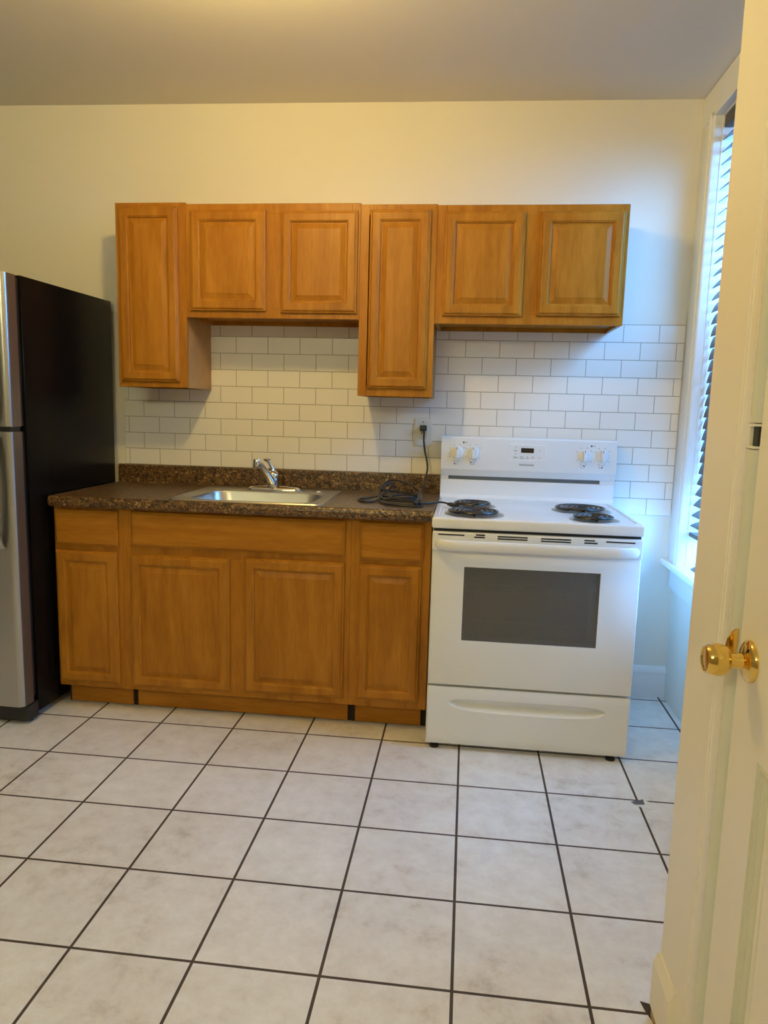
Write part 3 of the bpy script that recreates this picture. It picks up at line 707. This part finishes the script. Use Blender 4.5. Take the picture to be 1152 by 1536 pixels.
# storage drawer with scooped pull
bm = B(); nx, nz = 120, 44; x0, x1, z0, z1 = RX0+0.001, RX1-0.001, 0.024, 0.256; yd = -0.716
def scoop(x, z):
    u = (x-(-0.402))/0.294
    if abs(u) >= 1: return 0
    top = 0.2135-0.010*abs(u)**8; dep = (0.052-0.006*u*u)*(1-abs(u)**6)**0.5
    if dep < 0.002: return 0
    t = (top-z)/dep
    if t <= 0 or t >= 1: return 0
    sh = (t/0.55)**0.9 if t < 0.55 else ((1-t)/0.45)**0.8
    return 0.024*sh*min(1, (1-abs(u)**6)*2)
zsl = [z0+(z1-z0)*k/nz for k in range(nz+1)]
zsl = sorted(set([z0+(z1-z0)*k/14 for k in range(15)]+[0.15+0.07*k/50 for k in range(51)]))
V = [[bm.verts.new((x0+(x1-x0)*i/nx, yd+scoop(x0+(x1-x0)*i/nx, z)+(0.006 if (i in (0, nx) or z in (zsl[0], zsl[-1])) else 0), z)) for i in range(nx+1)] for z in zsl]
for a, b_ in zip(V, V[1:]):
    for i in range(nx): bm.faces.new((a[i], a[i+1], b_[i+1], b_[i]))
ring = [v for v in V[0]]+[r_[-1] for r_ in V[1:]]+[v for v in V[-1][::-1][1:]]+[r_[0] for r_ in V[::-1][1:-1]]
back = [bm.verts.new((v.co.x, -0.658, v.co.z)) for v in ring]
for i in range(len(ring)):
    j = (i+1) % len(ring); bm.faces.new((ring[i], ring[j], back[j], back[i]))
bm.faces.new(back)
obj('storage_drawer', bm, M['enamel2'], rg, smooth=32)
obj('drawer_gap_shade', bx(RX0+0.01, RX1-0.01, -0.69, -0.657, 0.252, 0.268), M['vent'], rg)  # grey strip standing in for the shadow between door and drawer
for fx in (RX0+0.035, RX1-0.055):
    for fy in (-0.688, -0.10):
        bm = B(); lathe(bm, [(0.018, 0.0), (0.018, 0.008), (0.010, 0.012), (0.008, 0.040)], (fx, fy, 0), 'z', 16)
        obj('leveling_foot', bm, M['black'], rg, smooth=40)

# ------------------------------------------------------------------ refrigerator
fr = thing('refrigerator', 'black-sided stainless top-freezer refrigerator at the left wall', 'refrigerator', (-2.372, -0.036, 0), local=True, rz=-math.radians(1.7))
FW = 0.76
bm = bx(-FW, 0, -0.675, 0, 0.03, 1.782, bev=0.004, seg=2)
obj('fridge_cabinet', bm, M['fblack'], fr, smooth=40)
def fdoor(name, z0, z1):
    yb_, yf_ = -0.705, -0.775; r = 0.026
    pl = [(-FW, yb_), (0, yb_)]+[(0-r+r*math.cos(a), yf_+r-r*math.sin(a)) for a in [PI/2*i/8 for i in range(9)]]+[(-FW+r-r*math.sin(a), yf_+r-r*math.cos(a)) for a in [PI/2*i/8 for i in range(9)]]
    bm = B(); prism(bm, pl, 'z', z0, z1)
    bmesh.ops.recalc_face_normals(bm, faces=bm.faces)
    bm.normal_update()
    for f in bm.faces:
        if abs(f.normal.x) > 0.9 or f.normal.y > 0.5 or abs(f.normal.z) > 0.5: f.material_index = 1
    return obj(name, bm, [M['fsteel'], M['fedge']], fr, smooth=30)
d_a = fdoor('freezer_door', 1.208, 1.778); d_b = fdoor('fridge_door', 0.085, 1.188)
for za, zb in ((0.10, 1.185), (1.21, 1.77)): obj('door_gasket', bx(-FW+0.02, -0.012, -0.706, -0.674, za, zb), M['black'], fr)
obj('door_gap', bx(-FW+0.01, -0.006, -0.765, -0.706, 1.189, 1.207), M['black'], fr)
bm = bx(-FW, 0.0, -0.745, -0.674, 0.012, 0.080, bev=0.004)
obj('base_grille', bm, M['black'], fr)
for x in (-0.03, -FW+0.03):
    for y in (-0.70, -0.06):
        bm = B(); lathe(bm, [(0.018, 0), (0.018, 0.035)], (x, y, 0), 'z', 12); obj('leveling_foot', bm, M['black'], fr)
def fhandle(par, za, zb, hook):
    xh = -0.055; yfr = -0.775
    L = zb-za; n = 20; loops = []
    for i in range(n+1):
        t = i/n; z = za+L*t
        bow = math.sin(PI*min(1, max(0, t)))**0.5
        y = yfr-0.006-0.040*bow; hw = 0.013; hd = 0.008
        loops.append([(xh-hw, y+hd, z), (xh-hw, y-hd*0.2, z), (xh-hw*0.5, y-hd, z), (xh+hw*0.5, y-hd, z), (xh+hw, y-hd*0.2, z), (xh+hw, y+hd, z)])
    bm = B(); loft(bm, loops, True, True)
    obj('door_handle', bm, M['fsteel'], par, smooth=40)
fhandle(d_a, 1.215, 1.56, 0); fhandle(d_b, 0.735, 1.175, 1)

# ------------------------------------------------------------------ outlet and cord
ol = thing('wall_outlet', 'painted wall outlet plate on the tiles left of the range', 'outlet', (-0.874, -0.006, 1.207))
bm = B(); loft(bm, [rect(-0.917, -0.833, 1.142, 1.273, -0.0061), rect(-0.917, -0.833, 1.142, 1.273, -0.009), rect(-0.917, -0.833, 1.142, 1.273, -0.0115, 0.004)], cap0=True, cap1=True)
obj('cover_plate', bm, M['plate'], ol)
obj('receptacle', bx(-0.891, -0.855, -0.0135, -0.0112, 1.177, 1.241, bev=0.001), M['cream'], ol)
bm = B()
for x, z in ((-0.880, 1.203), (-0.866, 1.203)): box(bm, x-0.0016, x+0.0016, -0.0141, -0.0134, z-0.005, z+0.005)
lathe(bm, [(0.003, -0.0134), (0.003, -0.0141)], (-0.873, 0, 1.190), 'y', 12)
obj('socket_hole', bm, M['black'], ol)
bm = B(); lathe(bm, [(0.003, -0.0112), (0.0028, -0.0125), (0, -0.013)], (-0.875, 0, 1.255), 'y', 12)
obj('plate_screw', bm, M['black'], ol)

cr = thing('extension_cord', 'black extension cord plugged into the outlet and coiled on the countertop', 'cord', (-0.95, -0.40, 0.926))
CZ = 0.9305
path = [(-0.871, -0.030, 1.222), (-0.868, -0.034, 1.200), (-0.868, -0.040, 1.170), (-0.860, -0.050, 1.120), (-0.851, -0.060, 1.083), (-0.846, -0.062, 1.045), (-0.851, -0.095, 1.000), (-0.858, -0.130, 0.955), (-0.868, -0.20, CZ+0.004),
        (-0.858, -0.40, CZ), (-0.838, -0.52, CZ), (-0.870, -0.550, CZ), (-0.93, -0.545, CZ+0.001), (-0.985, -0.51, CZ+0.001), (-1.020, -0.42, CZ+0.003), (-1.040, -0.30, 0.943), (-1.036, -0.22, 0.968), (-1.005, -0.185, 0.995), (-0.960, -0.180, 0.994), (-0.915, -0.19, 0.980), (-0.872, -0.22, 0.955),
        (-0.855, -0.30, 0.945), (-0.90, -0.36, 0.943), (-0.97, -0.36, 0.942), (-1.035, -0.33, 0.938), (-1.085, -0.335, CZ), (-1.115, -0.385, CZ), (-1.085, -0.455, CZ), (-1.045, -0.445, CZ), (-1.025, -0.38, CZ+0.004), (-0.97, -0.42, CZ+0.008), (-0.91, -0.42, CZ+0.010), (-0.862, -0.38, CZ+0.012),
        (-0.870, -0.28, CZ+0.014), (-0.94, -0.24, 0.950), (-1.01, -0.26, 0.958), (-1.028, -0.30, 0.965), (-1.005, -0.235, 0.985), (-0.985, -0.21, 0.985), (-1.005, -0.28, 0.955), (-1.022, -0.37, 0.943), (-0.98, -0.46, 0.940), (-0.91, -0.46, 0.940), (-0.855, -0.43, 0.942),
        (-0.865, -0.34, 0.948), (-0.93, -0.33, 0.950), (-0.985, -0.37, 0.945), (-0.95, -0.44, CZ+0.012), (-0.89, -0.47, CZ+0.010), (-0.835, -0.455, CZ+0.002), (-0.800, -0.430, 0.932), (-0.770, -0.405, 0.9335), (-0.745, -0.405, 0.931), (-0.730, -0.425, 0.928)]
bm = B(); tube(bm, crom(path, 7), 0.0042, 8)
obj('cable', bm, M['cord'], cr, smooth=60)
bm = B(); box(bm, -0.889, -0.857, -0.040, -0.0142, 1.214, 1.241, bev=0.005, seg=2)
obj('plug', bm, M['cord'], cr, smooth=40)
bm = B(); pts = [(-0.737, -0.416, 0.929), (-0.724, -0.437, 0.930), (-0.706, -0.468, 0.930), (-0.698, -0.482, 0.930)]
tube(bm, pts, [0.006, 0.0095, 0.0105, 0.0095], 12)
obj('connector', bm, M['cord'], cr, smooth=50)
bm = B(); tube(bm, crom([(-0.868, -0.50, 0.9345), (-0.862, -0.45, 0.944), (-0.858, -0.38, 0.951), (-0.862, -0.32, 0.9555), (-0.87, -0.28, 0.951)], 5), [0.008]*21, 8, flat=0.5)
obj('cord_wrap', bm, M['cord'], cr, smooth=50)

# ------------------------------------------------------------------ blind
bl = thing('window_blind', 'dark brown slatted wooden blind hanging in the right window', 'blind', (0.33, -0.63, 2.5), group=None)
yA, yB = WY0+0.012, WY1-0.010
obj('headrail', bx(0.302, 0.358, yA, yB, 2.462, 2.505, bev=0.002), M['slat'], bl)
hw = 0.0248
def slat_tilt(z):
    ks = [(0.80, 20), (0.87, 26), (0.98, 54), (1.10, 74), (1.64, 76), (1.72, 68), (1.83, 52), (2.11, 38), (2.25, 32), (2.50, 28)]
    for (za, a), (zb, b_) in zip(ks, ks[1:]):
        if z <= zb: return math.radians(a+(b_-a)*(z-za)/(zb-za))
    return math.radians(28)
bm = B(); P = []
for k in range(7):
    u = -hw+2*hw*k/6; P.append((u, 0.0018*(1-(u/hw)**2)))
prism(bm, P+[(x, zz-0.0026) for x, zz in P[::-1]], 'y', yA+0.63, yB+0.63)
for v in bm.verts: v.co += OFF[bl.name]
first = obj('slat', bm, M['slat'], bl, smooth=30)
for i in range(34):
    z = 2.428-0.0476*i
    o = first if i == 0 else first.copy()
    if i: COL.objects.link(o); o.parent = bl
    o.location = (-0.006, 0, z-2.5); o.rotation_euler = (0, -slat_tilt(z), 0)
bm = bx(0.300, 0.350, yA, yB, 0.800, 0.818, bev=0.003); obj('bottom_rail', bm, M['slat'], bl)
for y in (yA+0.12, yB-0.12):
    for x in (0.309, 0.351):
        bm = B(); tube(bm, [(x, y, 0.815), (x, y, 2.465)], 0.0008, 5); obj('ladder_cord', bm, M['slat'], bl)
bm = B(); prism(bm, [(0.300, 0.668), (0.318, 0.6775), (0.352, 0.684), (0.356, 0.680), (0.322, 0.669), (0.302, 0.666)], 'y', -0.345, -0.235)
single('broken_slat_piece', bm, M['slat'], 'short dark broken slat piece lying on the window sill', 'slat piece')

# ------------------------------------------------------------------ litter on the floor
bm = B()
g = [[(-0.062, -1.000), (-0.02, -0.992), (0.004, -0.998)], [(-0.050, -1.012), (-0.018, -1.012), (0.012, -1.018)], [(-0.030, -1.028), (-0.006, -1.036), (0.004, -1.034)]]
hz = [[0.004, 0.012, 0.006], [0.0015, 0.004, 0.0045], [0.001, 0.002, 0.0012]]
vv = [[bm.verts.new((x, y, h)) for (x, y), h in zip(r_, hr)] for r_, hr in zip(g, hz)]
v2 = [[bm.verts.new((x, y, h-0.0007)) for (x, y), h in zip(r_, hr)] for r_, hr in zip(g, hz)]
for Vx in (vv, v2):
    for i in range(2):
        for j in range(2):
            f = bm.faces.new((Vx[i][j], Vx[i][j+1], Vx[i+1][j+1], Vx[i+1][j]))
            f.material_index = 1 if (i == 0 and j == 0) else 0
bd_ = [(0, 0), (0, 1), (0, 2), (1, 2), (2, 2), (2, 1), (2, 0), (1, 0)]
for k in range(8):
    a, b_ = bd_[k], bd_[(k+1) % 8]
    bm.faces.new((vv[a[0]][a[1]], vv[b_[0]][b_[1]], v2[b_[0]][b_[1]], v2[a[0]][a[1]]))
single('paper_scrap', bm, [M['paper'], M['foil']], 'small crumpled silver-white scrap lying on the floor grout', 'litter')

# ------------------------------------------------------------------ ceiling lamp and added fill strip
lp = thing('ceiling_light', 'white porcelain ceiling lampholder with one bare globe bulb', 'lamp', (-1.372, -1.439, 2.655))
bm = B(); lathe(bm, [(0.075, 2.6545), (0.075, 2.645), (0.062, 2.632), (0.034, 2.622), (0.030, 2.53), (0.027, 2.515), (0, 2.515)], (-1.372, -1.439, 0), 'z', 32)
obj('lampholder', bm, M['enamel'], lp, smooth=40)
bm = B(); lathe(bm, [(0.014, 2.5145), (0.022, 2.500), (0.035, 2.480), (0.044, 2.455), (0.046, 2.430), (0.042, 2.405), (0.030, 2.388), (0.014, 2.381), (0, 2.380)], (-1.372, -1.439, 0), 'z', 20)
obj('globe_bulb', bm, M['lamp'], lp, smooth=60)

tb = thing('added_fill_strip', 'added fill light strip, unseen, high on the wall behind the camera', 'lamp', (-1.75, YR, 2.42))  # invented strip behind the camera, added only for fill light
obj('fill_housing', bx(-2.40, -1.10, YR+0.001, YR+0.035, 2.36, 2.48, bev=0.004), M['enamel'], tb)
bm = B(); prism(bm, [(YR+0.035, 2.37)]+[(YR+0.035+0.07*math.sin(PI*k/10), 2.42-0.05*math.cos(PI*k/10)) for k in range(1, 10)]+[(YR+0.035, 2.47)], 'x', -2.38, -1.12)
obj('fill_diffuser', bm, M['tube'], tb, smooth=50)
